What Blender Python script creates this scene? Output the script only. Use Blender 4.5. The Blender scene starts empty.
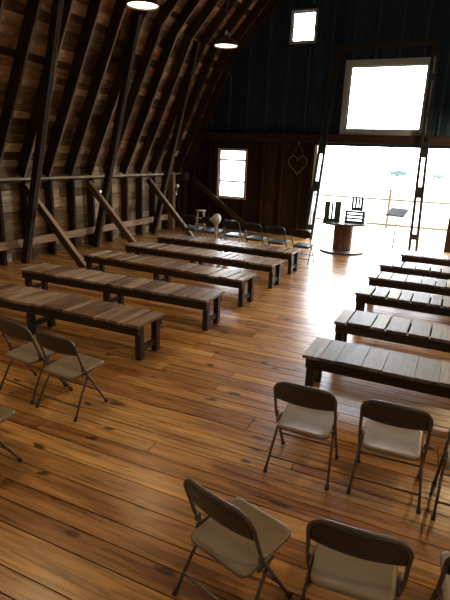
import bpy, math, random
from mathutils import Vector, Matrix, noise
random.seed(11)
PI = math.pi
scn = bpy.context.scene
COL = scn.collection
V = Vector

# ------------------------------------------------------------------ mesh builder
class MB:
    """collects shapes; every shape keeps its own grain coordinates (gl) and tint."""
    def __init__(s):
        s.v = []; s.f = []; s.gl = []; s.t = []; s.sm = []
    def add(s, verts, faces, gl, tint, smooth=False):
        b = len(s.v)
        s.v += [tuple(p) for p in verts]; s.gl += gl
        s.t += [tint] * len(verts)
        s.f += [tuple(b + i for i in f) for f in faces]
        s.sm += [smooth] * len(faces)
    def box(s, c, size, M=None, tint=None, long=None):
        tint = random.random() if tint is None else tint
        hx, hy, hz = size[0] / 2, size[1] / 2, size[2] / 2
        if long is None: long = max(range(3), key=lambda i: size[i])
        o = [random.uniform(0, 50) for _ in range(3)]
        vs, gl = [], []
        for x in (-hx, hx):
            for y in (-hy, hy):
                for z in (-hz, hz):
                    p = V((x, y, z))
                    q = [p[long], p[(long + 1) % 3], p[(long + 2) % 3]]
                    gl.append((q[0] + o[0], q[1] + o[1], q[2] + o[2]))
                    if M: p = M @ p
                    vs.append(p + V(c))
        fs = [(0, 1, 3, 2), (4, 6, 7, 5), (0, 4, 5, 1), (2, 3, 7, 6), (0, 2, 6, 4), (1, 5, 7, 3)]
        s.add(vs, fs, gl, tint)
    def beam(s, a, b, w, h, up=(0, 0, 1), tint=None):
        """w = width sideways, h = depth along up"""
        a, b = V(a), V(b); d = b - a; L = d.length; d.normalize()
        sx = d.cross(V(up)).normalized(); uz = sx.cross(d)
        M = Matrix((d, sx, uz)).transposed()
        s.box((a + b) / 2, (L, w, h), M, tint, 0)
    def tube(s, pts, r, n=10, tint=.5, caps=True, closed=False):
        pts = [V(p) for p in pts]; N = len(pts)
        rs = r if isinstance(r, (list, tuple)) else [r] * N
        tan = []
        for i in range(N):
            if closed: t = pts[(i + 1) % N] - pts[i - 1]
            else: t = pts[min(i + 1, N - 1)] - pts[max(i - 1, 0)]
            tan.append(t.normalized())
        ref = V((0, 0, 1)) if abs(tan[0].z) < .9 else V((1, 0, 0))
        nx = tan[0].cross(ref).normalized()
        vs, gl, fs = [], [], []; acc = 0
        for i in range(N):
            nx = (nx - tan[i] * nx.dot(tan[i])).normalized()
            ny = tan[i].cross(nx)
            if i: acc += (pts[i] - pts[i - 1]).length
            for k in range(n):
                a = 2 * PI * k / n
                vs.append(pts[i] + nx * rs[i] * math.cos(a) + ny * rs[i] * math.sin(a))
                gl.append((acc, rs[i] * a, 0))
        M = N if closed else N - 1
        for i in range(M):
            j = (i + 1) % N
            for k in range(n):
                l = (k + 1) % n
                fs.append((i * n + k, i * n + l, j * n + l, j * n + k))
        if caps and not closed:
            fs.append(tuple(range(n))[::-1]); fs.append(tuple((N - 1) * n + k for k in range(n)))
        s.add(vs, fs, gl, tint, True)
    def lathe(s, prof, c=(0, 0, 0), n=28, tint=.5, M=None, smooth=True, caps=True):
        vs, gl, fs = [], [], []; c = V(c)
        N = len(prof)
        for i, (r, z) in enumerate(prof):
            for k in range(n):
                a = 2 * PI * k / n
                p = V((r * math.cos(a), r * math.sin(a), z))
                if M: p = M @ p
                vs.append(c + p); gl.append((z, r * math.cos(a), r * math.sin(a)))
        for i in range(N - 1):
            for k in range(n):
                l = (k + 1) % n
                fs.append((i * n + k, i * n + l, (i + 1) * n + l, (i + 1) * n + k))
        if caps and prof[0][0] > 1e-4: fs.append(tuple(range(n))[::-1])
        if caps and prof[-1][0] > 1e-4: fs.append(tuple((N - 1) * n + k for k in range(n)))
        s.add(vs, fs, gl, tint, smooth)
    def quad(s, pts, tint=None, gl=None):
        s.add(pts, [tuple(range(len(pts)))], gl or [(p[0], p[1], p[2]) for p in pts], random.random() if tint is None else tint)
    def build(s, name, mat, parent=None, bevel=0, kind=None, solid=0):
        me = bpy.data.meshes.new(name)
        me.from_pydata(s.v, [], s.f)
        a = me.attributes.new('gl', 'FLOAT_VECTOR', 'POINT')
        a.data.foreach_set('vector', [c for g in s.gl for c in g])
        a = me.attributes.new('tint', 'FLOAT', 'POINT')
        a.data.foreach_set('value', s.t)
        me.polygons.foreach_set('use_smooth', s.sm)
        me.materials.append(mat); me.update()
        o = bpy.data.objects.new(name, me); COL.objects.link(o)
        if parent: o.parent = parent
        if solid:
            m = o.modifiers.new('solid', 'SOLIDIFY'); m.thickness = solid; m.offset = 0
        if bevel:
            m = o.modifiers.new('bevel', 'BEVEL'); m.width = bevel; m.segments = 2; m.limit_method = 'ANGLE'; m.angle_limit = .7
        if kind: o['kind'] = kind
        return o

def empty(name, loc, rz=0, label=None, cat=None, group=None, kind=None):
    o = bpy.data.objects.new(name, None); COL.objects.link(o)
    o.location = loc; o.rotation_euler = (0, 0, rz); o.empty_display_size = .1
    if label: o['label'] = label
    if cat: o['category'] = cat
    if group: o['group'] = group
    if kind: o['kind'] = kind
    return o
def tag(o, label, cat, group=None):
    o['label'] = label; o['category'] = cat
    if group: o['group'] = group
    return o
def copy_tree(o, parent=None):
    c = o.copy(); COL.objects.link(c)
    if parent: c.parent = parent
    for ch in list(o.children): copy_tree(ch, c)
    return c

# ------------------------------------------------------------------ materials
def base_mat(name):
    m = bpy.data.materials.new(name); m.use_nodes = True
    nt = m.node_tree; b = nt.nodes['Principled BSDF']
    return m, nt, b
def plain(name, col, rough=.5, metal=0, spec=.5, mottle=.12, scale=20, emit=None, coat=0):
    m, nt, b = base_mat(name); N, L = nt.nodes.new, nt.links.new
    tc = N('ShaderNodeTexCoord'); no = N('ShaderNodeTexNoise'); no.inputs['Scale'].default_value = scale; no.inputs['Detail'].default_value = 4
    L(tc.outputs['Object'], no.inputs['Vector'])
    mr = N('ShaderNodeMapRange'); mr.inputs[3].default_value = 1 - mottle; mr.inputs[4].default_value = 1 + mottle
    L(no.outputs[0], mr.inputs[0])
    mx = N('ShaderNodeMix'); mx.data_type = 'RGBA'; mx.blend_type = 'MULTIPLY'; mx.inputs[0].default_value = 1
    mx.inputs[6].default_value = (*col, 1)
    L(mr.outputs[0], mx.inputs[7]); L(mx.outputs[2], b.inputs['Base Color'])
    b.inputs['Roughness'].default_value = rough; b.inputs['Metallic'].default_value = metal
    b.inputs['Specular IOR Level'].default_value = spec; b.inputs['Coat Weight'].default_value = coat
    if emit:
        b.inputs['Emission Color'].default_value = (*emit[0], 1); b.inputs['Emission Strength'].default_value = emit[1]
    return m
def wood(name, stops, rough=.55, spec=.4, grain=.45, knots=0, stretch=.09, gscale=22, bump=.15, patch=0.0, rvar=.1):
    """stops: list of (pos, colour) sampled with the per-board tint; grain runs along gl.x"""
    m, nt, b = base_mat(name); N, L = nt.nodes.new, nt.links.new
    at = N('ShaderNodeAttribute'); at.attribute_name = 'gl'
    ti = N('ShaderNodeAttribute'); ti.attribute_name = 'tint'
    cr = N('ShaderNodeValToRGB'); e = cr.color_ramp.elements
    while len(e) < len(stops): e.new(.5)
    for i, (p, c) in enumerate(stops): e[i].position = p; e[i].color = (*c, 1)
    pn = N('ShaderNodeTexNoise'); pn.inputs['Scale'].default_value = 1.1; pn.inputs['Detail'].default_value = 3
    L(at.outputs['Vector'], pn.inputs['Vector'])
    pa = N('ShaderNodeMath'); pa.operation = 'MULTIPLY_ADD'; pa.inputs[1].default_value = patch; 
    L(pn.outputs[0], pa.inputs[0]); L(ti.outputs['Fac'], pa.inputs[2])
    sb = N('ShaderNodeMath'); sb.operation = 'SUBTRACT'; sb.inputs[1].default_value = patch * .5
    L(pa.outputs[0], sb.inputs[0]); L(sb.outputs[0], cr.inputs[0])
    mp = N('ShaderNodeMapping'); mp.inputs['Scale'].default_value = (stretch, 1, 1)
    L(at.outputs['Vector'], mp.inputs['Vector'])
    no = N('ShaderNodeTexNoise'); no.inputs['Scale'].default_value = gscale; no.inputs['Detail'].default_value = 6; no.inputs['Distortion'].default_value = .6
    L(mp.outputs[0], no.inputs['Vector'])
    mr = N('ShaderNodeMapRange'); mr.inputs[1].default_value = .3; mr.inputs[2].default_value = .7
    mr.inputs[3].default_value = 1 - grain; mr.inputs[4].default_value = 1 + grain * .6
    L(no.outputs[0], mr.inputs[0])
    mx = N('ShaderNodeMix'); mx.data_type = 'RGBA'; mx.blend_type = 'MULTIPLY'; mx.inputs[0].default_value = 1
    L(cr.outputs[0], mx.inputs[6]); L(mr.outputs[0], mx.inputs[7])
    col = mx.outputs[2]
    if knots:
        mk = N('ShaderNodeMapping'); mk.inputs['Scale'].default_value = (.45, 1, 1)
        L(at.outputs['Vector'], mk.inputs['Vector'])
        wn = N('ShaderNodeTexNoise'); wn.inputs['Scale'].default_value = 9; wn.inputs['Detail'].default_value = 2
        L(mk.outputs[0], wn.inputs['Vector'])
        md = N('ShaderNodeMix'); md.data_type = 'RGBA'; md.blend_type = 'LINEAR_LIGHT'; md.inputs[0].default_value = .06
        L(mk.outputs[0], md.inputs[6]); L(wn.outputs['Color'], md.inputs[7])
        vo = N('ShaderNodeTexVoronoi'); vo.inputs['Scale'].default_value = 2.6; vo.voronoi_dimensions = '2D'
        L(md.outputs[2], vo.inputs['Vector'])
        kr = N('ShaderNodeMapRange'); kr.interpolation_type = 'SMOOTHSTEP'
        kr.inputs[1].default_value = .035; kr.inputs[2].default_value = .10; kr.inputs[3].default_value = 1; kr.inputs[4].default_value = 0
        L(vo.outputs['Distance'], kr.inputs[0])
        km = N('ShaderNodeMath'); km.operation = 'MULTIPLY'; km.inputs[1].default_value = knots
        L(kr.outputs[0], km.inputs[0])
        m2 = N('ShaderNodeMix'); m2.data_type = 'RGBA'; m2.inputs[7].default_value = (.045, .016, .006, 1)
        L(km.outputs[0], m2.inputs[0]); L(col, m2.inputs[6]); col = m2.outputs[2]
        # reddish heartwood streaks
        ms = N('ShaderNodeMapping'); ms.inputs['Scale'].default_value = (.35, 3.0, 1); L(at.outputs['Vector'], ms.inputs['Vector'])
        sn = N('ShaderNodeTexNoise'); sn.inputs['Scale'].default_value = 2.0; sn.inputs['Detail'].default_value = 3; sn.inputs['Distortion'].default_value = .8
        L(ms.outputs[0], sn.inputs['Vector'])
        sr = N('ShaderNodeMapRange'); sr.interpolation_type = 'SMOOTHSTEP'; sr.inputs[1].default_value = .54; sr.inputs[2].default_value = .66; sr.inputs[4].default_value = .75
        L(sn.outputs[0], sr.inputs[0])
        m3 = N('ShaderNodeMix'); m3.data_type = 'RGBA'; m3.blend_type = 'MULTIPLY'; m3.inputs[7].default_value = (.5, .36, .27, 1)
        L(sr.outputs[0], m3.inputs[0]); L(col, m3.inputs[6]); col = m3.outputs[2]
    L(col, b.inputs['Base Color'])
    rr = N('ShaderNodeMapRange'); rr.inputs[3].default_value = rough - rvar; rr.inputs[4].default_value = rough + rvar
    L(no.outputs[0], rr.inputs[0]); L(rr.outputs[0], b.inputs['Roughness'])
    b.inputs['Specular IOR Level'].default_value = spec
    if bump:
        bp = N('ShaderNodeBump'); bp.inputs['Strength'].default_value = bump; bp.inputs['Distance'].default_value = .01
        L(no.outputs[0], bp.inputs['Height']); L(bp.outputs[0], b.inputs['Normal'])
    return m
def glass_mat(name, tintc=(1, 1, 1)):
    m = bpy.data.materials.new(name); m.use_nodes = True; nt = m.node_tree; nt.nodes.clear()
    N, L = nt.nodes.new, nt.links.new
    o = N('ShaderNodeOutputMaterial'); mx = N('ShaderNodeMixShader'); tr = N('ShaderNodeBsdfTransparent'); gl = N('ShaderNodeBsdfGlossy'); fr = N('ShaderNodeFresnel')
    no = N('ShaderNodeTexNoise'); no.inputs['Scale'].default_value = 6
    tr.inputs[0].default_value = (*tintc, 1); gl.inputs['Roughness'].default_value = .05; fr.inputs[0].default_value = 1.4
    L(fr.outputs[0], mx.inputs[0]); L(tr.outputs[0], mx.inputs[1]); L(gl.outputs[0], mx.inputs[2]); L(mx.outputs[0], o.inputs[0])
    return m

M_floor = wood('pine_floor', [(0, (.010, .005, .003)), (.02, (.25, .11, .034)), (.35, (.44, .22, .066)), (1, (.60, .335, .11))],
               rough=.29, spec=.5, grain=.55, knots=.92, bump=.04, gscale=34, patch=.25, rvar=.07, stretch=.05)
M_bench_top = wood('bench_boards', [(0, (.17, .10, .062)), (.45, (.26, .165, .105)), (.8, (.33, .235, .165)), (1, (.42, .32, .23))], rough=.4, spec=.5, grain=.5, bump=.2, knots=.25)
M_bench_dark = wood('bench_timber', [(0, (.020, .014, .010)), (1, (.042, .028, .019))], rough=.5, spec=.35, grain=.4)
M_bench_grey = wood('bench_boards_grey', [(0, (.07, .062, .058)), (.4, (.15, .145, .145)), (.7, (.24, .225, .21)), (1, (.42, .36, .28))], rough=.5, spec=.38, grain=.7, bump=.35, knots=.3, patch=.5)
M_bench_brown = wood('bench_timber_brown', [(0, (.020, .014, .010)), (1, (.042, .028, .019))], rough=.5, spec=.35, grain=.4)
M_siding = wood('old_siding', [(0, (.15, .105, .062)), (.5, (.31, .225, .135)), (.8, (.46, .345, .215)), (1, (.60, .47, .31))], rough=.85, spec=.1, grain=.5, patch=.6, gscale=14)
M_sheath = wood('roof_sheathing', [(0, (.05, .033, .021)), (.35, (.13, .085, .05)), (.66, (.30, .20, .115)), (.92, (.62, .45, .26)), (1, (.40, .16, .075))], rough=.85, spec=.1, grain=.55, patch=.5, gscale=14, stretch=.2)
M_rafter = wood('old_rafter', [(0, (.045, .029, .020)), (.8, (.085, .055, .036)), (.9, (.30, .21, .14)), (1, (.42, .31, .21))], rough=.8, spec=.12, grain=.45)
M_stud = wood('pale_stud', [(0, (.20, .13, .08)), (1, (.36, .25, .16))], rough=.8, spec=.15, grain=.4)
M_plate = wood('pale_plate', [(0, (.50, .40, .28)), (1, (.58, .47, .34))], rough=.8, spec=.15, grain=.4)
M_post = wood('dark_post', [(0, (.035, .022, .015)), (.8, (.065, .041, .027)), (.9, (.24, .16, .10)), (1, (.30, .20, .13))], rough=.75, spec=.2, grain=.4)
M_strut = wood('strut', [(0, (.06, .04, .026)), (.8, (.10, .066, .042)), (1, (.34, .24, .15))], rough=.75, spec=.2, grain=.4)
M_rail = wood('wall_rail', [(0, (.33, .22, .15)), (1, (.40, .27, .18))], rough=.75, spec=.2, grain=.4)
M_endwall = wood('end_wall_boards', [(0, (.022, .047, .084)), (.3, (.030, .062, .108)), (.5, (.038, .074, .126)), (.52, (.032, .019, .016)), (.75, (.046, .028, .024)), (1, (.058, .036, .029))], rough=.85, spec=.1, grain=.4)  # upper blues: window glare and haze put into the board colour
M_batten = wood('end_wall_battens', [(0, (.055, .095, .15)), (.5, (.065, .105, .165)), (.52, (.055, .029, .021)), (1, (.066, .036, .026))], rough=.7, spec=.2, grain=.3)  # blue stops carry the same painted haze as the upper boards
M_beam = wood('end_wall_beam', [(0, (.040, .024, .018)), (1, (.055, .032, .023))], rough=.7, spec=.2, grain=.4)
M_winframe = plain('window_paint', (.46, .55, .60), .6)
M_winold = plain('old_window_paint', (.62, .58, .48), .6)
M_doorpost = plain('door_post_dark', (.018, .02, .022), .35, spec=.6)
M_glass = glass_mat('clear_glass')
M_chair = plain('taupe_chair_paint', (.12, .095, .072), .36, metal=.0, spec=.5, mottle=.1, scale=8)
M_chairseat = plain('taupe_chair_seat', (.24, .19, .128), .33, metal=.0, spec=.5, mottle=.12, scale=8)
M_chairback = plain('taupe_chair_back', (.052, .042, .031), .42, spec=.45, mottle=.12, scale=8)  # chair paint darkened: shade on the camera-facing backs put into the colour
M_cap = plain('rubber_cap', (.05, .045, .04), .7)
M_blackm = plain('black_chair_metal', (.022, .022, .024), .32, spec=.6)
M_navy = plain('black_vinyl', (.012, .015, .019), .5, spec=.35)
M_navyseat = plain('dark_vinyl_seat', (.035, .05, .06), .45, spec=.4)
M_shade = plain('brown_enamel_shade', (.16, .10, .065), .45, spec=.5)
M_diff = plain('lamp_diffuser', (.9, .85, .75), .5, mottle=.02, emit=((1, .86, .62), 5))
M_cord = plain('black_cord', (.02, .018, .016), .6)
M_fit = plain('pale_fitting', (.5, .47, .42), .4)
M_spool = wood('spool_wood', [(0, (.12, .07, .045)), (1, (.22, .13, .08))], rough=.6, grain=.45)
M_spooltop = wood('spool_disc', [(0, (.05, .045, .042)), (1, (.085, .075, .07))], rough=.5, grain=.4)
M_crate = plain('dark_green_paint', (.030, .062, .058), .55)
M_stand = plain('stand_metal', (.09, .095, .10), .6, spec=.3)
M_fan = plain('white_fan', (.46, .46, .45), .45)
M_stool = wood('stool_wood', [(0, (.38, .31, .22)), (1, (.46, .38, .28))], rough=.6, grain=.3)
M_wire = plain('rusty_wire', (.30, .25, .20), .5)
M_deck = wood('deck_boards', [(0, (.30, .27, .23)), (1, (.36, .33, .29))], rough=.7, grain=.25)
M_railout = wood('railing_wood', [(0, (.17, .10, .045)), (1, (.21, .125, .06))], rough=.7, grain=.25)
M_field = plain('pale_field', (.30, .31, .26), .9, scale=.05)
M_tree = plain('hazy_foliage', (.085, .125, .125), .9, scale=.6, mottle=.3)  # distance haze mixed into the leaf colour
M_lampw = plain('white_clamp_lamp', (.66, .64, .60), .4)
M_bulb = plain('small_bulb', (.9, .9, .85), .3, emit=((1, .95, .85), 1.0))
M_metal = plain('pale_metal', (.45, .47, .48), .35, metal=.6)

# ------------------------------------------------------------------ dimensions
XL, XR, YE, YB = -8.5, 4.5, 15.1, -3.5
XC = -2.0
EAVE, KX, KZ, TOP = 1.76, -6.7, 5.2, 10.48
def roof_z(x):
    x = -abs(x - XC) + XC
    if x < KX: return EAVE + (x + 8.33) * (KZ - EAVE) / (KX + 8.33)
    return KZ + (x - KX) * (TOP - KZ) / (XC - KX)

# ------------------------------------------------------------------ floor
m = MB()
m.box(((XL + XR) / 2, (YB + YE) / 2, -.12), (XR - XL, YE - YB, .16), tint=0)
y = YB
while y < YE - .02:
    w = min(random.choice((.14, .17, .20, .23, .26)), YE - y)
    x = XL - random.uniform(0, 2.5)
    while x < XR:
        L_ = random.uniform(2.2, 4.8)
        x0, x1 = max(x, XL), min(x + L_, XR)
        if x1 - x0 > .02:
            m.box(((x0 + x1) / 2, y + w / 2, -.02), (x1 - x0 - .007, w - .0095, .04), tint=.06 + .94 * random.random(), long=0)
        x += L_
    y += w
floor = m.build('floor', M_floor, kind='structure')

# ------------------------------------------------------------------ left wall with studs, plate, rail, posts, struts
RAFTERS = [14.42 - .72 * i for i in range(25)]
m = MB()
z = 0
while z < 2.0:
    h = random.choice((.18, .22, .26)); yy = YB
    while yy < YE:
        L_ = random.uniform(1.0, 3.0); y1 = min(yy + L_, YE)
        m.box((XL - .015, (yy + y1) / 2, z + h / 2), (.03, y1 - yy - .004, h - .004), long=1)
        yy = y1
    z += h
wall_left = m.build('wall_left', M_siding, kind='structure')
m = MB(); m.box((XL - .06, (YB + YE) / 2, .95), (.04, YE - YB, 2.1), tint=0); m.build('backing_boards', M_siding, wall_left)
for yy in RAFTERS:
    m = MB(); m.box((XL + .10, yy + .03, .87), (.20, .07, 1.74), tint=random.random() * .75); m.build('stud', M_rafter, wall_left)
m = MB(); m.box((XL + .14, (YB + 15.0) / 2, 1.755), (.24, 15.0 - YB, .045)); m.build('wall_plate', M_plate, wall_left)
m = MB(); m.box((XL + .07, (YB + 15.0) / 2, 1.70), (.14, 15.0 - YB, .06)); m.build('wall_plate', M_rafter, wall_left)
m = MB(); m.box((XL + .23, (YB + 13.65) / 2, .42), (.06, 13.65 - YB, .17)); m.build('rail', M_rail, wall_left, bevel=.008)
m = MB(); m.box((XL + .17, 14.78, .9), (.2, .2, 1.8), tint=.5); m.build('corner_post', M_post, wall_left, bevel=.01)
m = MB(); m.box((XL + .30, 14.62, 1.66), (.22, .3, .26), tint=.8); m.build('plate_block', M_strut, wall_left, bevel=.02)
m = MB(); m.box((XL + .28, 13.85, .87), (.17, .17, 1.75), tint=.4); m.build('corner_post', M_stud, wall_left, bevel=.01)
BENTS = [(7.64, 7.64), (9.98, 9.66), (12.7, 12.3)]
for yp, ys in BENTS:
    m = MB(); m.beam((-8.18, yp, 0.0), (-6.80, yp, 5.25), .12, .15, up=(1, 0, 0), tint=random.random() * .7); m.beam((-8.10, yp + .045, 0.0), (-6.72, yp + .045, 5.25), .02, .012, up=(1, 0, 0), tint=.95); m.build('post', M_post, wall_left, bevel=.012)  # thin pale strip paints the light on the post's room-facing side
    m = MB(); m.beam((-8.22, ys + .17, 1.62), (-6.72, ys + .17, .05), .11, .13, up=(1, 0, 1), tint=random.random()); m.beam((-8.15, ys + .17, 1.66), (-6.66, ys + .17, .10), .10, .012, up=(1, 0, 1), tint=1.6); m.build('strut', M_strut, wall_left, bevel=.006)  # pale upper strip paints the light caught along the strut's top
    m = MB(); m.box((-6.70, ys + .17, .035), (.26, .14, .07), tint=1); m.build('foot_block', M_strut, wall_left, bevel=.01)

# right and rear walls close the barn (outside the frame)
m = MB(); yy = YB
while yy < YE:
    w = .25; m.box((XR + .02, min(yy + w / 2, YE), 1.0), (.04, w - .004, 2.1), long=2); yy += w
m.build('wall_right', M_siding, kind='structure')
m = MB(); x = XL
while x < XR - .01:
    w = .26; top = roof_z(x + w / 2) + .3; m.box((x + w / 2, YB - .02, top / 2), (w - .003, .04, top), long=2); x += w
m.build('wall_rear', M_siding, kind='structure')

# ------------------------------------------------------------------ roof
def off(a, b, d):   # shift a segment (x,z) outwards (to the left/up) by d
    dx, dz = b[0] - a[0], b[1] - a[1]; L_ = math.hypot(dx, dz); nx, nz = -dz / L_, dx / L_
    return (a[0] + nx * d, a[1] + nz * d), (b[0] + nx * d, b[1] + nz * d)
RD = .25
lo = off((-8.33, EAVE), (KX, KZ), RD); up = off((KX, KZ), (XC, TOP), RD)
# meeting point of the offset lines
def isect(p, q, r, s_):
    d1 = (q[0] - p[0], q[1] - p[1]); d2 = (s_[0] - r[0], s_[1] - r[1])
    t = ((r[0] - p[0]) * d2[1] - (r[1] - p[1]) * d2[0]) / (d1[0] * d2[1] - d1[1] * d2[0])
    return (p[0] + d1[0] * t, p[1] + d1[1] * t)
KN = isect(*lo, *up)
PEAK = (XC, up[1][1] + .1)
EV = lo[0]
def slope(m, a, b, mirror=False):
    L_ = math.hypot(b[0] - a[0], b[1] - a[1]); ux, uz = (b[0] - a[0]) / L_, (b[1] - a[1]) / L_
    t = 0
    while t < L_ - .01:
        w = min(random.choice((.14, .18, .22)), L_ - t)
        yy = YB - random.uniform(0, 2)
        while yy < YE + .1:
            ln = random.uniform(.7, 2.6); y0, y1 = max(yy, YB), min(yy + ln, YE + .1); yy += ln
            if y1 - y0 < .02: continue
            tc = t + w / 2; cx, cz = a[0] + ux * tc, a[1] + uz * tc
            nx, nz = -uz, ux
            cx += nx * .015; cz += nz * .015
            X = V((ux, 0, uz)); Z = V((nx, 0, nz)); Y = V((0, 1, 0))
            if mirror:
                cx = 2 * XC - cx; X = V((-ux, 0, uz)); Z = V((-nx, 0, nz))
            M = Matrix((X, Y, Z)).transposed()
            m.box((cx, (y0 + y1) / 2, cz), (w - .003, y1 - y0 - .003, .03), M, long=1)
        t += w
m = MB()
slope(m, (EV[0] - .05, EV[1] - .1), KN); slope(m, KN, PEAK)
slope(m, (EV[0] - .05, EV[1] - .1), KN, True); slope(m, KN, PEAK, True)
# outer covering keeps daylight out between boards
for mir in (1, -1):
    P = [(XC + mir * (p[0] - XC), p[1]) for p in ((EV[0] - .17, EV[1] - .2), (KN[0] - .08, KN[1] + .05), (PEAK[0], PEAK[1] + .08))]
    for a, b in zip(P[:-1], P[1:]):
        m.quad([(a[0], YB - .1, a[1]), (b[0], YB - .1, b[1]), (b[0], YE + .15, b[1]), (a[0], YE + .15, a[1])], tint=0)
ceiling = m.build('ceiling', M_sheath, kind='structure')
for yy in RAFTERS + [15.0]:
    m = MB(); t = random.random() * .75
    a, b = off((-8.33, EVZ := EAVE), (KX, KZ), RD / 2); c, d = off((KX, KZ), (XC, TOP), RD / 2)
    k = isect(a, b, c, d)
    m.beam((a[0], yy, a[1]), (k[0], yy, k[1]), .06, RD - .01, up=(-.9, 0, .43), tint=t)
    m.beam((k[0] - .05, yy + .005, k[1] - .06), (d[0], yy + .005, d[1]), .055, RD - .012, up=(-.75, 0, .66), tint=t)
    # paler strip: light caught on the rafter's inner edge, put into the colour
    p, q = (-8.33, EAVE), (KX, KZ)
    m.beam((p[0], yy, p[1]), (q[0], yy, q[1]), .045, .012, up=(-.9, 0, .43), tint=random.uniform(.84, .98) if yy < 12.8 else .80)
    p, q = (KX, KZ), (XC, TOP)
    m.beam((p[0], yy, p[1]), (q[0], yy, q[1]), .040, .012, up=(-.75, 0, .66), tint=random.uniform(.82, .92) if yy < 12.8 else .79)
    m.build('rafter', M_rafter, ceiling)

# ------------------------------------------------------------------ end wall with openings
DOOR = (-3.9, -.02, 0, 2.78)
W1 = (-7.16, -6.22, 1.06, 2.56)
W2 = (-4.97, -4.29, 5.60, 6.38)
W3 = (-3.16, -1.13, 3.23, 4.90)
HOLES = [DOOR, W1, W2, W3]
cuts = sorted({XL, XR} | {h[0] for h in HOLES} | {h[1] for h in HOLES})
m = MB(); bt = []
SPLIT = 2.95
for a, b in zip(cuts[:-1], cuts[1:]):
    n = max(1, round((b - a) / .24)); w = (b - a) / n
    for i in range(n):
        x0, x1 = a + i * w, a + (i + 1) * w; xm = (x0 + x1) / 2
        top = roof_z(xm) + .38
        iv = [(0, top)]
        for h in HOLES:
            if h[0] <= xm <= h[1]:
                new = []
                for (p, q) in iv:
                    if h[3] <= p or h[2] >= q: new.append((p, q)); continue
                    if h[2] > p: new.append((p, h[2]))
                    if h[3] < q: new.append((h[3], q))
                iv = new
        tl, tu = .54 + .46 * random.random(), .48 * random.random()
        for p, q in iv:
            for s0, s1, t in ((p, min(q, SPLIT), tl), (max(p, SPLIT), q, tu)):
                if s1 - s0 > .005: m.box((xm, YE + .02, (s0 + s1) / 2), (w - .002, .04, s1 - s0), tint=t, long=2)
wall_end = m.build('wall_end', M_endwall, kind='structure')
m = MB()
for a, b in zip(cuts[:-1], cuts[1:]):
    iv = [(0, 11.0)]
    for h in HOLES:
        if h[0] <= (a + b) / 2 <= h[1]:
            new = []
            for (p, q) in iv:
                if h[3] <= p or h[2] >= q: new.append((p, q)); continue
                if h[2] > p: new.append((p, h[2]))
                if h[3] < q: new.append((h[3], q))
            iv = new
    for p, q in iv: m.box(((a + b) / 2, YE + .06, (p + q) / 2), (b - a, .03, q - p), tint=.1)
m.build('backing_sheet', M_endwall, wall_end)  # unseen sheet added to stop sky showing through the board gaps
# battens / framing seen on the inside
for i in range(20):
    x = -8.1 + i * .62
    top = roof_z(x) - .03
    iv = [(0, 2.84, .8), (3.10, top, .3)]
    for z0, z1, t in iv:
        segs = [(z0, z1)]
        for h in HOLES:
            if h[0] - .16 < x < h[1] + .16:
                new = []
                for p, q in segs:
                    lo_, hi_ = h[2] - .16, h[3] + .16
                    if hi_ <= p or lo_ >= q: new.append((p, q)); continue
                    if lo_ > p: new.append((p, lo_))
                    if hi_ < q: new.append((hi_, q))
                segs = new
        for p, q in segs:
            if q - p > .25 and x < XR:
                m = MB(); m.box((x, YE - .03, (p + q) / 2), (.05, .06, q - p), tint=t); m.build('stud', M_batten, wall_end)
m = MB(); m.box((-1.9, YE - .08, 2.97), (12.4, .16, .24), tint=.5); m.build('beam', M_beam, wall_end, bevel=.012)
m = MB(); m.box((-1.95, YE - .05, 2.81), (3.86, .10, .08), tint=.05); m.build('lintel', M_endwall, wall_end)
m = MB(); m.beam((-8.1, YE - .16, 1.62), (-5.95, YE - .16, .12), .10, .15, up=(.5, 0, .8), tint=.7); m.build('strut', M_strut, wall_end, bevel=.01)
m = MB(); m.box((-2.0, YE - .06, 6.72), (6.6, .06, .09), tint=.2); m.build('tie_beam', M_endwall, wall_end)

def frame_boxes(m, h, wd, y, dep, out=True):
    x0, x1, z0, z1 = h
    if out: x0 -= wd; x1 += wd; z0 -= wd; z1 += wd
    m.box((x0 + wd / 2, y, (z0 + z1) / 2), (wd, dep, z1 - z0), tint=.5)
    m.box((x1 - wd / 2, y, (z0 + z1) / 2), (wd, dep, z1 - z0), tint=.5)
    m.box(((x0 + x1) / 2, y, z0 + wd / 2), (x1 - x0 - 2 * wd, dep, wd), tint=.5)
    m.box(((x0 + x1) / 2, y, z1 - wd / 2), (x1 - x0 - 2 * wd, dep, wd), tint=.5)
def window(name, h, wd, mat, bars_h=(), bars_v=(), bw=.035):
    cx, cz = (h[0] + h[1]) / 2, (h[2] + h[3]) / 2
    m = MB(); frame_boxes(m, h, wd, YE - .03, .06)
    f = m.build(name, mat, kind='structure', bevel=.006)
    m = MB(); frame_boxes(m, h, .035, YE + .02, .05, False)
    for (fr, b) in bars_h:
        m.box((cx, YE + .02, h[2] + (h[3] - h[2]) * fr), (h[1] - h[0] - .06, .045, b), tint=.5)
    for fr in bars_v:
        m.box((h[0] + (h[1] - h[0]) * fr, YE + .02, cz), (bw, .04, h[3] - h[2] - .06), tint=.5)
    s_ = m.build('sash', mat, f)
    m = MB(); m.box((cx, YE + .025, cz), (h[1] - h[0] - .06, .006, h[3] - h[2] - .06), tint=.5); m.build('pane', M_glass, f)
    return f
window('window_1', W1, .045, M_winold, ((.34, .05), (.79, .05), (.5, .025)), ())
window('window_2', W2, .05, M_winframe, ((.5, .03),), (.5,), .025)
window('window_3', W3, .16, M_winframe)

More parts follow.
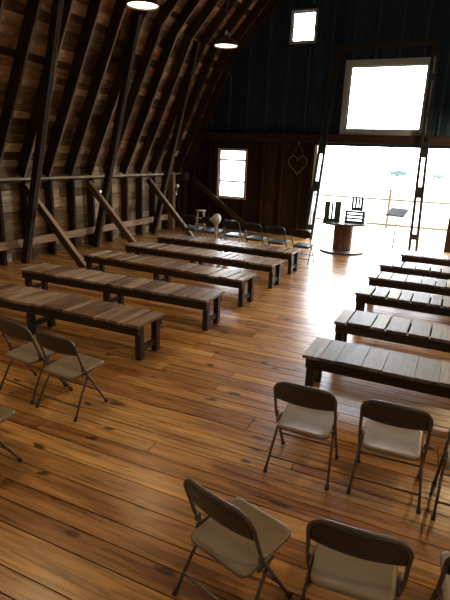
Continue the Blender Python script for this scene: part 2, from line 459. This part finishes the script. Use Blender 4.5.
# door opening: slotted twin posts leaning outwards towards the floor, bar across the top
door = empty('door_1', (-1.95, YE, 0), kind='structure')
def P(o): 
    o.matrix_parent_inverse = Matrix.Translation((1.95, -YE, 0)); return o
def slotted(x0, x1, z1, y):
    mA = MB()
    for s_ in (-.095, .095):
        mA.beam((x0 + s_, y, 0), (x1 + s_ * .6, y, z1), .10, .075, up=(1, 0, 0), tint=.5)
    for fz in (.07, .30, .50, .53, .68, .85, .97):
        x = x0 + (x1 - x0) * fz
        mA.box((x, y, z1 * fz), (.17, .09, .30 if fz in (.30, .5) else .16), tint=.5)
    return P(mA.build('door_post', M_doorpost, door))
slotted(-3.90, -3.52, 5.35, YE - .30)
slotted(-.84, -1.0, 5.35, YE - .30)
m = MB(); m.beam((-3.58, YE - .30, 5.36), (-.94, YE - .30, 5.36), .07, .10, tint=.5); P(m.build('top_bar', M_doorpost, door))
m = MB(); m.box((.08, YE + .0, 1.39), (.24, .2, 2.78), tint=.6); P(m.build('jamb', M_beam, door))
m = MB(); m.box((-3.95, YE - .0, 1.39), (.08, .16, 2.78), tint=.6); P(m.build('jamb', M_winold, door))

# ------------------------------------------------------------------ outside
m = MB(); yy = YE + .05
while yy < 19.7:
    m.box((-2, yy + .07, -.05), (14, .136, .06), long=0); yy += .14
deck = m.build('deck', M_deck, kind='structure')
for x in (-8.5, -5.5, -2.2, 1.2, 4.6):
    m = MB(); m.box((x, 19.4, -1.05), (.16, .16, 1.95), tint=.5); m.build('support_post', M_railout, deck)
t = empty('deck_railing', (-2, 19.4, -.02), label='pale orange wooden railing along the far edge of the sunlit deck', cat='railing')
def rel(p, b=(-2, 19.4, -.02)): return (p[0] - b[0], p[1] - b[1], p[2] - b[2])
m = MB(); m.box(rel((-2, 19.4, 1.03)), (8.6, .12, .07), tint=.5); m.build('top_rail', M_railout, t)
m = MB(); m.box(rel((-2, 19.4, .10)), (8.6, .06, .09), tint=.9); m.build('bottom_rail', M_railout, t)
for x in (-6.2, -2.15, 2.2):
    m = MB(); m.box(rel((x, 19.33, .70)), (.09, .09, 1.44), tint=.3); m.build('railing_post', M_railout, t)
m = MB(); m.box((0, 500, -2.1), (1600, 1000, .2), tint=.5); m.build('field', M_field, kind='structure')
def shrub(c, rx, rz, label):
    e = empty('distant_tree', (c[0], c[1], -2), label=label, cat='tree', group='hazy trees beyond the deck')
    m = MB()
    n, k = 18, 12; vs, gl, fs = [], [], []
    for i in range(k + 1):
        for j in range(n):
            th, ph = PI * i / k, 2 * PI * j / n
            d = V((math.sin(th) * math.cos(ph), math.sin(th) * math.sin(ph), math.cos(th)))
            r = 1 + .55 * noise.noise(d * 2.6 + V((c[0], 3, 1))) + .15 * noise.noise(d * 5 + V((c[0], 0, 0)))
            vs.append((d.x * rx * r, d.y * rx * .8 * r, .3 + rz + d.z * rz * r)); gl.append(tuple(d))
    for i in range(k):
        for j in range(n):
            fs.append((i * n + j, i * n + (j + 1) % n, (i + 1) * n + (j + 1) % n, (i + 1) * n + j))
    m.add(vs, fs, gl, .5, True); m.build('crown', M_tree, e)
    m = MB(); m.tube([(0, 0, -.05), (0.05, 0, .8), (.1, 0, 1.8)], [.3, .24, .2]); m.build('trunk', M_post, e)
shrub((-16.9, 163), 3.2, 1.55, 'larger hazy blue-green tree on the horizon, seen through the doorway')
shrub((-5.2, 160), 1.6, .9, 'smaller hazy blue-green tree on the horizon, right of the other')

# ------------------------------------------------------------------ benches
def bench(cx, cy, rz, label, group, seed, L=3.46, W=.58, grey=False, tight=False):
    random.seed(seed)
    b = empty('slatted_bench', (cx, cy, 0), math.radians(rz), label, 'bench', group)
    m = MB(); x = -L / 2
    while x < L / 2 - .05:
        w = random.choice((.17, .20, .22, .25, .29) if grey else (.13, .15, .17, .20, .05))
        if L / 2 - (x + w) < .1: w = L / 2 - x
        M = Matrix.Rotation(random.uniform(-.012, .012), 3, 'Z')
        g = .001 if tight else random.choice((.008, .012, .02, .028))
        dz = random.uniform(-.004, .004)
        m.box((x + w / 2, random.uniform(-.012, .012), .456 + dz), (w - g, W + random.uniform(-.01, .02), .038), M, long=1, tint=1 if w < .06 else None)
        x += w
    m.build('seat', M_bench_grey if grey else M_bench_top, b, bevel=.004)
    for s in (-1, 1):
        m = MB(); m.box((0, s * (W / 2 - .045), .380), (L - .06, .045, .115)); m.build('apron', M_bench_dark, b, bevel=.004)
    for lx in (-L / 2 + .07, -.06, L / 2 - .07):
        for s in (-1, 1):
            m = MB(); m.box((lx, s * (W / 2 - .115), .218), (.078, .085, .436)); m.build('leg', M_bench_dark, b, bevel=.005)
        m = MB(); m.box((lx, 0, .13), (.04, W - .22, .07)); m.build('stretcher', M_bench_dark, b, bevel=.004)
    return b
XLB = -2.85 - 1.73
XRB = -1.15 + 1.73
for i, (cx, cy, rz, lab) in enumerate([
    (XLB - .22, 4.74, 0.0, 'brown slatted bench nearest the camera in the left block, cut off by the frame edge'),
    (XLB, 6.05, .3, 'brown slatted bench second from the front in the left block'),
    (XLB + .0, 7.48, -3.6, 'brown slatted bench in the middle of the five in the left block'),
    (XLB + .02, 8.82, -2.0, 'brown slatted bench second from the back in the left block'),
    (XLB - .02, 10.16, -2.5, 'brown slatted bench at the back of the left block, before the black chairs')]):
    bench(cx, cy, rz, lab, 'benches left of the aisle', 100 + i)
for i, (cx, cy, rz, lab) in enumerate([
    (XRB - .01, 4.86, -.6, 'greyish slatted bench nearest the camera in the right block'),
    (XRB + .02, 6.10, -1, 'greyish slatted bench second from the front in the right block'),
    (XRB + .0, 7.60, -1, 'greyish slatted bench third from the front in the right block'),
    (XRB, 8.82, -.5, 'greyish slatted bench fourth from the front in the right block'),
    (XRB + .02, 10.02, 0, 'greyish slatted bench second from the back in the right block'),
    (XRB + .28, 11.42, 0, 'greyish slatted bench at the back of the right block, by the music stand')]):
    bench(cx, cy, rz, lab, 'benches right of the aisle', 200 + i, grey=True, tight=i == 0)
random.seed(5)

# ------------------------------------------------------------------ folding chairs
def a_line(z):          # y of the long leg/back tube at height z
    return .145 + (.47 - z) * (.305 / .47) if z < .47 else .145 - (z - .47) * .36
def make_chair(mf, ms, mb, padded=False):
    c = empty('folding_chair', (0, 0, 0))
    R_ = .0115
    pts = []
    xw, zt, rr = .234, .785, .095
    pts.append((xw, a_line(.44), .44)); pts.append((xw, a_line(.5), .5)); pts.append((xw - .002, a_line(.6), .6))
    for k in range(7):
        a = k / 6 * PI / 2
        z = zt - rr + rr * math.sin(a); pts.append((xw - rr + rr * math.cos(a), a_line(z), z))
    pts.append((.05, a_line(zt) - .012, zt + .006))
    pts = pts + [(-p[0], p[1], p[2]) for p in pts[::-1]]
    m = MB(); m.tube(pts, R_); m.build('back_frame', mf, c)
    # curved backrest panel
    m = MB(); nu, nv = 18, 6; vs, gl, fs = [], [], []
    for i in range(nu + 1):
        u = -1 + 2 * i / nu; x = u * .224
        zb = .618 - .012 * (1 - u * u)
        d = max(0, abs(x) - (.224 - .085)) / .085
        ztop = (zt + .004) - .085 * (1 - math.sqrt(max(0, 1 - d * d)))
        ztop = max(ztop, zb + .06)
        for j in range(nv + 1):
            z = zb + (ztop - zb) * j / nv
            vs.append((x, a_line(z) - .026 * (1 - u * u) , z)); gl.append((x, z, 0))
    for i in range(nu):
        for j in range(nv):
            a = i * (nv + 1) + j; fs.append((a, a + nv + 1, a + nv + 2, a + 1))
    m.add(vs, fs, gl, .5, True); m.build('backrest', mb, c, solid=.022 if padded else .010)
    # pressed seat pan with rolled rim, rounded corners
    m = MB()
    def ring(ins, z):
        hw0, hw1, y0, y1, r = .205 - ins, .212 - ins, .05 + ins, .475 - ins, .05
        out = []
        for (sx, yy, hw, a0) in ((1, y0, hw0, -PI / 2), (1, y1, hw1, 0), (-1, y1, hw1, PI / 2), (-1, y0, hw0, PI)):
            for k in range(6):
                a = a0 + k / 5 * PI / 2
                cx_ = sx * (hw - r); cy_ = yy + r if yy == y0 else yy - r
                px, py = cx_ + r * math.cos(a), cy_ + r * math.sin(a)
                out.append((px, py, z + (py - .3) * .06))
        return out
    thick = .045 if padded else .034
    rings = [ring(.012, .418 - thick), ring(0, .418 - thick * .6), ring(0, .418 - .006), ring(.008, .418), ring(.03, .415 if not padded else .425), ring(.10, .410 if not padded else .430)]
    n = len(rings[0]); vs = [p for r in rings for p in r]; fs = []
    for i in range(len(rings) - 1):
        for k in range(n): fs.append((i * n + k, i * n + (k + 1) % n, (i + 1) * n + (k + 1) % n, (i + 1) * n + k))
    fs.append(tuple(range(n))[::-1]); fs.append(tuple((len(rings) - 1) * n + k for k in range(n)))
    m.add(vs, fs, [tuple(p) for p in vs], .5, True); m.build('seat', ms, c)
    for s in (1, -1):
        m = MB(); m.tube([(s * xw, a_line(.45), .45), (s * xw, a_line(.25), .25), (s * xw, a_line(.02), .02)], R_); l = m.build('leg', mf, c)
        m = MB(); m.tube([(s * xw, a_line(.035), .035), (s * xw, a_line(0.0), 0.002)], .0155); m.build('foot_cap', M_cap, l)
        m = MB(); m.tube([(s * .216, .245, .395), (s * .230, .12, .22), (s * .246, .012, .02)], .0105); l = m.build('leg', mf, c)
        m = MB(); m.tube([(s * .245, .02, .035), (s * .247, .001, .002)], .015); m.build('foot_cap', M_cap, l)
        m = MB(); m.box((s * .220, .20, .402), (.010, .13, .035), tint=.5); m.box((s * .226, a_line(.455), .455), (.024, .03, .05), tint=.5); m.build('hinge_bracket', mf, c, bevel=.003)
    m = MB(); m.tube([(-.238, .063, .115), (.238, .063, .115)], .008); m.build('stretcher', mf, c)
    m = MB(); m.tube([(-.234, a_line(.17), .17), (.234, a_line(.17), .17)], .008); m.build('stretcher', mf, c)
    return c
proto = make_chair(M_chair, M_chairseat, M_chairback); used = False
spots = [
    (-.785, 3.21, 1, 'taupe metal folding chair left of three behind the right benches, its back to the camera'),
    (-.135, 3.25, 2, 'taupe metal folding chair middle of three behind the right benches'),
    (.455, 3.25, 3, 'taupe metal folding chair at right edge with light glowing on its seat'),
    (-.86, 1.83, -17, 'taupe metal folding chair turned to the right, nearest row, alone at the aisle'),
    (-.155, 1.92, 5, 'taupe metal folding chair at bottom centre-right, legs cut off by the frame'),
    (.455, 1.99, 3, 'taupe metal folding chair corner peeking in at the bottom right edge'),
    (-3.09, 3.10, -3, 'taupe metal folding chair at the aisle end of the left row, fully in view'),
    (-3.68, 3.17, -6, 'taupe metal folding chair at left edge beside another, partly cut off'),
    (-3.05, 1.98, 0, 'taupe metal folding chair of which only a seat corner and leg show at left edge')]
for x, y, a, lab in spots:
    c = copy_tree(proto) if used else proto; used = True
    c.location = (x, y, 0); c.rotation_euler = (0, 0, math.radians(a)); tag(c, lab, 'chair', 'taupe folding chairs')
bl = make_chair(M_blackm, M_navyseat, M_navy, True); used = False
ordn = ['black folding chair at the aisle end of the row before the end wall', 'black folding chair second from the aisle in the end-wall row',
        'black folding chair third from the aisle in the end-wall row', 'black folding chair just right of the white fan',
        'black folding chair just left of the white fan', 'black folding chair in the dark corner, farthest from the aisle']
for i, (x, y, a) in enumerate([(-3.12, 11.08, -6), (-3.78, 11.2, -4), (-4.44, 11.36, -5), (-5.1, 11.5, -3), (-5.84, 11.72, -6), (-6.5, 11.8, -8)]):
    c = copy_tree(bl) if used else bl; used = True
    c.location = (x, y, 0); c.rotation_euler = (0, 0, math.radians(a)); tag(c, ordn[i], 'chair', 'black folding chairs before the end wall')

# ------------------------------------------------------------------ pendant lamps
def pendant(loc, label):
    p = empty('pendant_lamp', loc, 0, label, 'lamp', 'barn pendant lamps')
    m = MB(); m.lathe([(.245, 0), (.25, .008), (.24, .03), (.205, .085), (.15, .125), (.085, .15), (.06, .165), (.055, .20), (.045, .215), (0, .218)], n=36, caps=False)
    m.lathe([(.05, .155), (.14, .117), (.195, .078), (.228, .028), (.243, .002)], n=36, caps=False)
    m.build('lamp_shade', M_shade, p)
    m = MB(); m.lathe([(0, .012), (.12, .006), (.226, .022), (.226, .028), (0, .028)], n=36); m.build('diffuser', M_diff, p)
    m = MB(); m.tube([(-.03, 0, .205), (-.03, 0, .255), (.03, 0, .265), (.055, 0, .24), (.06, 0, .2)], .012); m.tube([(0, 0, .21), (0, 0, .30)], .02); m.build('fitting', M_fit, p)
    h = roof_z(loc[0]) - loc[2] + .1
    m = MB(); m.tube([(0, 0, .29), (0, 0, h)], .007, n=6); m.build('cord', M_cord, p)
pendant((-4.70, 7.03, 4.50), 'larger-looking brown dome pendant lamp cut off by the top edge')
pendant((-4.70, 10.03, 4.52), 'brown dome pendant lamp hanging whole near the end wall')

# ------------------------------------------------------------------ spool table and crates
SP = (-2.57, 13.35)
e = empty('cable_spool_table', (*SP, 0), .3, 'wooden cable spool standing on end as a table in the bright doorway', 'table')
m = MB(); m.lathe([(0, 0), (.585, 0), (.59, .006), (.59, .04), (.585, .046), (0, .046)], n=48, smooth=False); m.build('base_disc', M_spooltop, e)
m = MB()
for k in range(20):
    a = 2 * PI * k / 20; M = Matrix.Rotation(a, 3, 'Z')
    m.box(M @ V((.232, 0, .395)), (.03, .076, .70), M, long=2)
m.lathe([(.222, .046), (.222, .745)], n=30)
m.build('drum', M_spool, e)
m = MB(); m.lathe([(0, .745), (.57, .745), (.575, .752), (.575, .788), (.57, .795), (.07, .795), (.06, .78), (0, .78)], n=48, smooth=False); m.build('top_disc', M_spooltop, e)
def crate(x, y, z, w, d, h, rz, horizontal, label, fr):
    # fr: alternating slat / gap fractions across the front; the back is open
    e = empty('slatted_crate', (x, y, z), math.radians(rz), label, 'crate', 'dark green crates on the spool table')
    tot = sum(fr)
    def front(yy):
        m = MB(); q = 0
        for i, f in enumerate(fr):
            a, b = q / tot, (q + f) / tot; q += f
            if i % 2: continue
            if horizontal: m.box((0, yy, h * (a + b) / 2), (w, .016, h * (b - a)), tint=.5)
            else:
                hh = h * random.uniform(.94, 1); m.box((w * ((a + b) / 2 - .5), yy, hh / 2), (w * (b - a), .016, hh), tint=.5)
        if horizontal:
            for s_ in (-1, 1): m.box((s_ * (w / 2 - .03), yy + .018, h / 2), (.06, .02, h), tint=.5)
        else:
            m.box((0, yy + .018, .05), (w - .02, .02, .07), tint=.5)
        m.build('front_slats', M_crate, e)
    front(-d / 2 + .008)
    for s_ in (-1, 1):
        m = MB(); hh = h / 3
        for i in range(3): m.box((s_ * (w / 2 - .009), .01, hh * (i + .48)), (.016, d - .04, hh * .86), tint=.5)
        m.build('end_slats', M_crate, e)
    m = MB(); m.box((0, .01, .012), (w - .04, d - .04, .016), tint=.5); m.build('base_board', M_crate, e)
crate(-2.90, 13.27, .798, .42, .30, .54, 14, False, 'tall dark green crate of upright slats, left on the spool table', (.34, .09, .13, .09, .40))
crate(-2.30, 13.36, .798, .50, .34, .32, 4, True, 'low dark green crate of level slats, right on the spool table', (.20, .11, .16, .11, .16, .11, .16))
crate(-2.27, 13.36, 1.121, .29, .26, .36, 4, False, 'small dark green crate stacked on top of the low crate', (.2, .1, .2, .12, .16, .08, .2))

# ------------------------------------------------------------------ music stand
e = empty('music_stand', (-1.33, 14.12, 0), math.radians(-22), 'thin dark music stand with tilted desk, right of the spool in the doorway', 'music stand')
m = MB(); m.tube([(0, 0, .07), (0, 0, .62)], .018); m.tube([(0, 0, .6), (0, 0, 1.05)], .013); m.build('pole', M_stand, e)
for k in range(3):
    a = k * 2 * PI / 3 + .4; d = V((math.cos(a), math.sin(a), 0))
    m = MB(); m.tube([V((0, 0, .16)), d * .12 + V((0, 0, .09)), d * .27 + V((0, 0, .012))], .012); m.build('leg', M_stand, e)
M = Matrix.Rotation(math.radians(36), 3, 'X')
m = MB(); m.box((0, 0, 1.08), (.52, .34, .012), M, tint=.5); m.box(V((0, 0, 1.08)) + M @ V((0, -.17, .025)), (.52, .012, .05), M, tint=.5); m.build('desk', M_stand, e)
m = MB(); m.box((0, 0, 1.045), (.05, .06, .05), tint=.5); m.build('hinge', M_stand, e)

# ------------------------------------------------------------------ fan, stool, clamp lamp, heart, bulb
e = empty('pedestal_fan', (-5.38, 11.25, 0), math.radians(0), 'white round-headed fan on a slim stand, between two black chairs', 'fan')
m = MB(); m.lathe([(0, 0), (.17, 0), (.17, .02), (.06, .04), (0, .045)]); m.build('base', M_fan, e)
m = MB(); m.tube([(0, 0, .03), (0, 0, .45), (.01, 0, .72)], [.02, .03, .055]); m.build('pole', M_fan, e)
Mr = Matrix.Rotation(math.radians(-75), 3, 'Y')
m = MB(); m.lathe([(0, .11), (.05, .10), (.11, .06), (.145, .0), (.14, -.05), (.09, -.10), (0, -.12)], c=(0, 0, .83), M=Mr); m.build('head', M_fan, e)
m = MB(); m.lathe([(0, .03), (.04, .02), (.05, -.03), (0, -.05)], c=(-.15, 0, .81), M=Mr); m.build('hub', M_fan, e)
e = empty('wooden_stool', (-7.18, 13.88, 0), .3, 'small pale wooden stool standing in the far left corner', 'stool')
m = MB(); m.lathe([(0, .665), (.15, .665), (.16, .675), (.16, .69), (.15, .70), (0, .70)], n=24); m.build('seat', M_stool, e)
for k in range(4):
    a = k * PI / 2 + PI / 4; d = V((math.cos(a), math.sin(a), 0))
    m = MB(); m.tube([d * .12 + V((0, 0, .67)), d * .21 + V((0, 0, 0))], [.02, .024]); m.build('leg', M_stool, e)
for z in (.25, .45):
    q = [V((math.cos(k * PI / 2 + PI / 4), math.sin(k * PI / 2 + PI / 4), 0)) * (.21 - .09 * z / .67) + V((0, 0, z)) for k in range(4)]
    for k in range(4):
        m = MB(); m.tube([q[k], q[(k + 1) % 4]], .013); m.build('rung', M_stool, e)
e = empty('clamp_lamp', (-8.02, 13.72, 1.30), 0, 'small white clamp lamp fixed to the pale post near the far left corner', 'lamp')
m = MB(); m.lathe([(.025, .06), (.035, .04), (.06, -.03), (.064, -.05)], c=(.1, -.08, .12), M=Matrix.Rotation(.9, 3, 'X'), n=20, caps=False); m.build('lamp_shade', M_lampw, e, solid=.004)
m = MB(); m.tube([(.1, -.05, .14), (.06, .03, .06), (.02, .05, -.10)], .012); m.box((-.02, .04, -.12), (.09, .05, .12), tint=.5); m.build('clamp', M_lampw, e)
e = empty('wire_heart', (-4.48, YE - .10, 1.88), 0, 'large wire heart hanging by a string on the dark end wall', 'wall ornament')
hp = []
for k in range(48):
    t = 2 * PI * k / 48
    x = 16 * math.sin(t) ** 3; z = 13 * math.cos(t) - 5 * math.cos(2 * t) - 2 * math.cos(3 * t) - math.cos(4 * t)
    hp.append((x / 16 * .29, 0, (z + 17) / 29 * .56))
m = MB(); m.tube(hp, .011, n=6, closed=True); m.build('heart_outline', M_wire, e)
m = MB(); m.tube([(-.2, 0, .53), (0, 0, .93), (.2, 0, .53)], .005, n=5); m.build('string', M_wire, e)
m = MB(); m.tube([(0, .01, .93), (0, -.02, .93)], .025, n=10); m.build('nail', M_wire, e)
e = empty('bare_bulb', (-8.26, 10.35, 1.32), 0, 'tiny bare white bulb glowing between studs of the left wall', 'bulb')
m = MB(); m.lathe([(0, .02), (.02, .026), (.028, .045), (.02, .07), (.015, .09), (0, .09)], n=16); m.build('globe', M_bulb, e)
m = MB(); m.tube([(0, 0, .085), (0, 0, .13)], .02); m.box((-.06, 0, .13), (.13, .05, .02), tint=.5); m.build('socket', M_cord, e)

# ------------------------------------------------------------------ light
w = bpy.data.worlds.new('overcast'); scn.world = w; w.use_nodes = True
nt = w.node_tree; bg = nt.nodes['Background']
SKY = 20.0
tc = nt.nodes.new('ShaderNodeTexCoord'); sep = nt.nodes.new('ShaderNodeSeparateXYZ'); cr = nt.nodes.new('ShaderNodeValToRGB')
cr.color_ramp.elements[0].color = (.95, .98, 1, 1); cr.color_ramp.elements[1].color = (.72, .86, 1, 1)
nt.links.new(tc.outputs['Generated'], sep.inputs[0]); nt.links.new(sep.outputs[2], cr.inputs[0]); nt.links.new(cr.outputs[0], bg.inputs[0])
bg.inputs[1].default_value = SKY
def portal(h):
    l = bpy.data.lights.new('sky_portal', 'AREA'); l.shape = 'RECTANGLE'; l.size = h[1] - h[0]; l.size_y = h[3] - h[2]
    l.cycles.is_portal = True
    o = bpy.data.objects.new('sky_portal', l); COL.objects.link(o)
    o.location = ((h[0] + h[1]) / 2, YE + .12, (h[2] + h[3]) / 2); o.rotation_euler = (-PI / 2, 0, 0)
for h in HOLES: portal(h)
def lamp(x, y, power, cone=128, z=4.46):
    l = bpy.data.lights.new('warm_spot_light', 'SPOT'); l.energy = power; l.color = (1, .70, .38); l.spot_size = math.radians(cone); l.spot_blend = .5; l.shadow_soft_size = .10
    o = bpy.data.objects.new('warm_spot_light', l); COL.objects.link(o); o.location = (x, y, z)
for y_, p in ((10.03, 110), (7.03, 110), (4.05, 115), (1.1, 125), (-1.8, 60)): lamp(-4.70, y_, p, 120)  # first two sit at the pendants; the others are unseen, without fixtures
for y_, p, c in ((12.4, 440, 162), (10.5, 160, 165), (7.03, 110, 125), (4.05, 105, 120), (1.1, 100, 120)): lamp(1.3, y_, p, c)  # unseen right row without fixtures, added to light left wall and floor

# ------------------------------------------------------------------ camera
yaw, pit, rol = [math.radians(a) for a in (-24.15, 16.5, 2.25)]
fwd = V((math.sin(yaw) * math.cos(pit), math.cos(yaw) * math.cos(pit), -math.sin(pit)))
r = fwd.cross(V((0, 0, 1))).normalized(); u = r.cross(fwd)
c_, s_ = math.cos(rol), math.sin(rol)
r, u = r * c_ + u * s_, u * c_ - r * s_
cam = bpy.data.cameras.new('camera'); co = bpy.data.objects.new('camera', cam); COL.objects.link(co)
M = Matrix((r, u, -fwd)).transposed().to_4x4(); M.translation = (0, 0, 2.4)
co.matrix_world = M
cam.sensor_fit = 'VERTICAL'; cam.sensor_height = 36; cam.lens = 490 / 600 * 36
cam.clip_end = 3000; cam.clip_start = .05
scn.camera = co
scn.view_settings.view_transform = 'Standard'; scn.view_settings.look = 'None'; scn.view_settings.exposure = 0
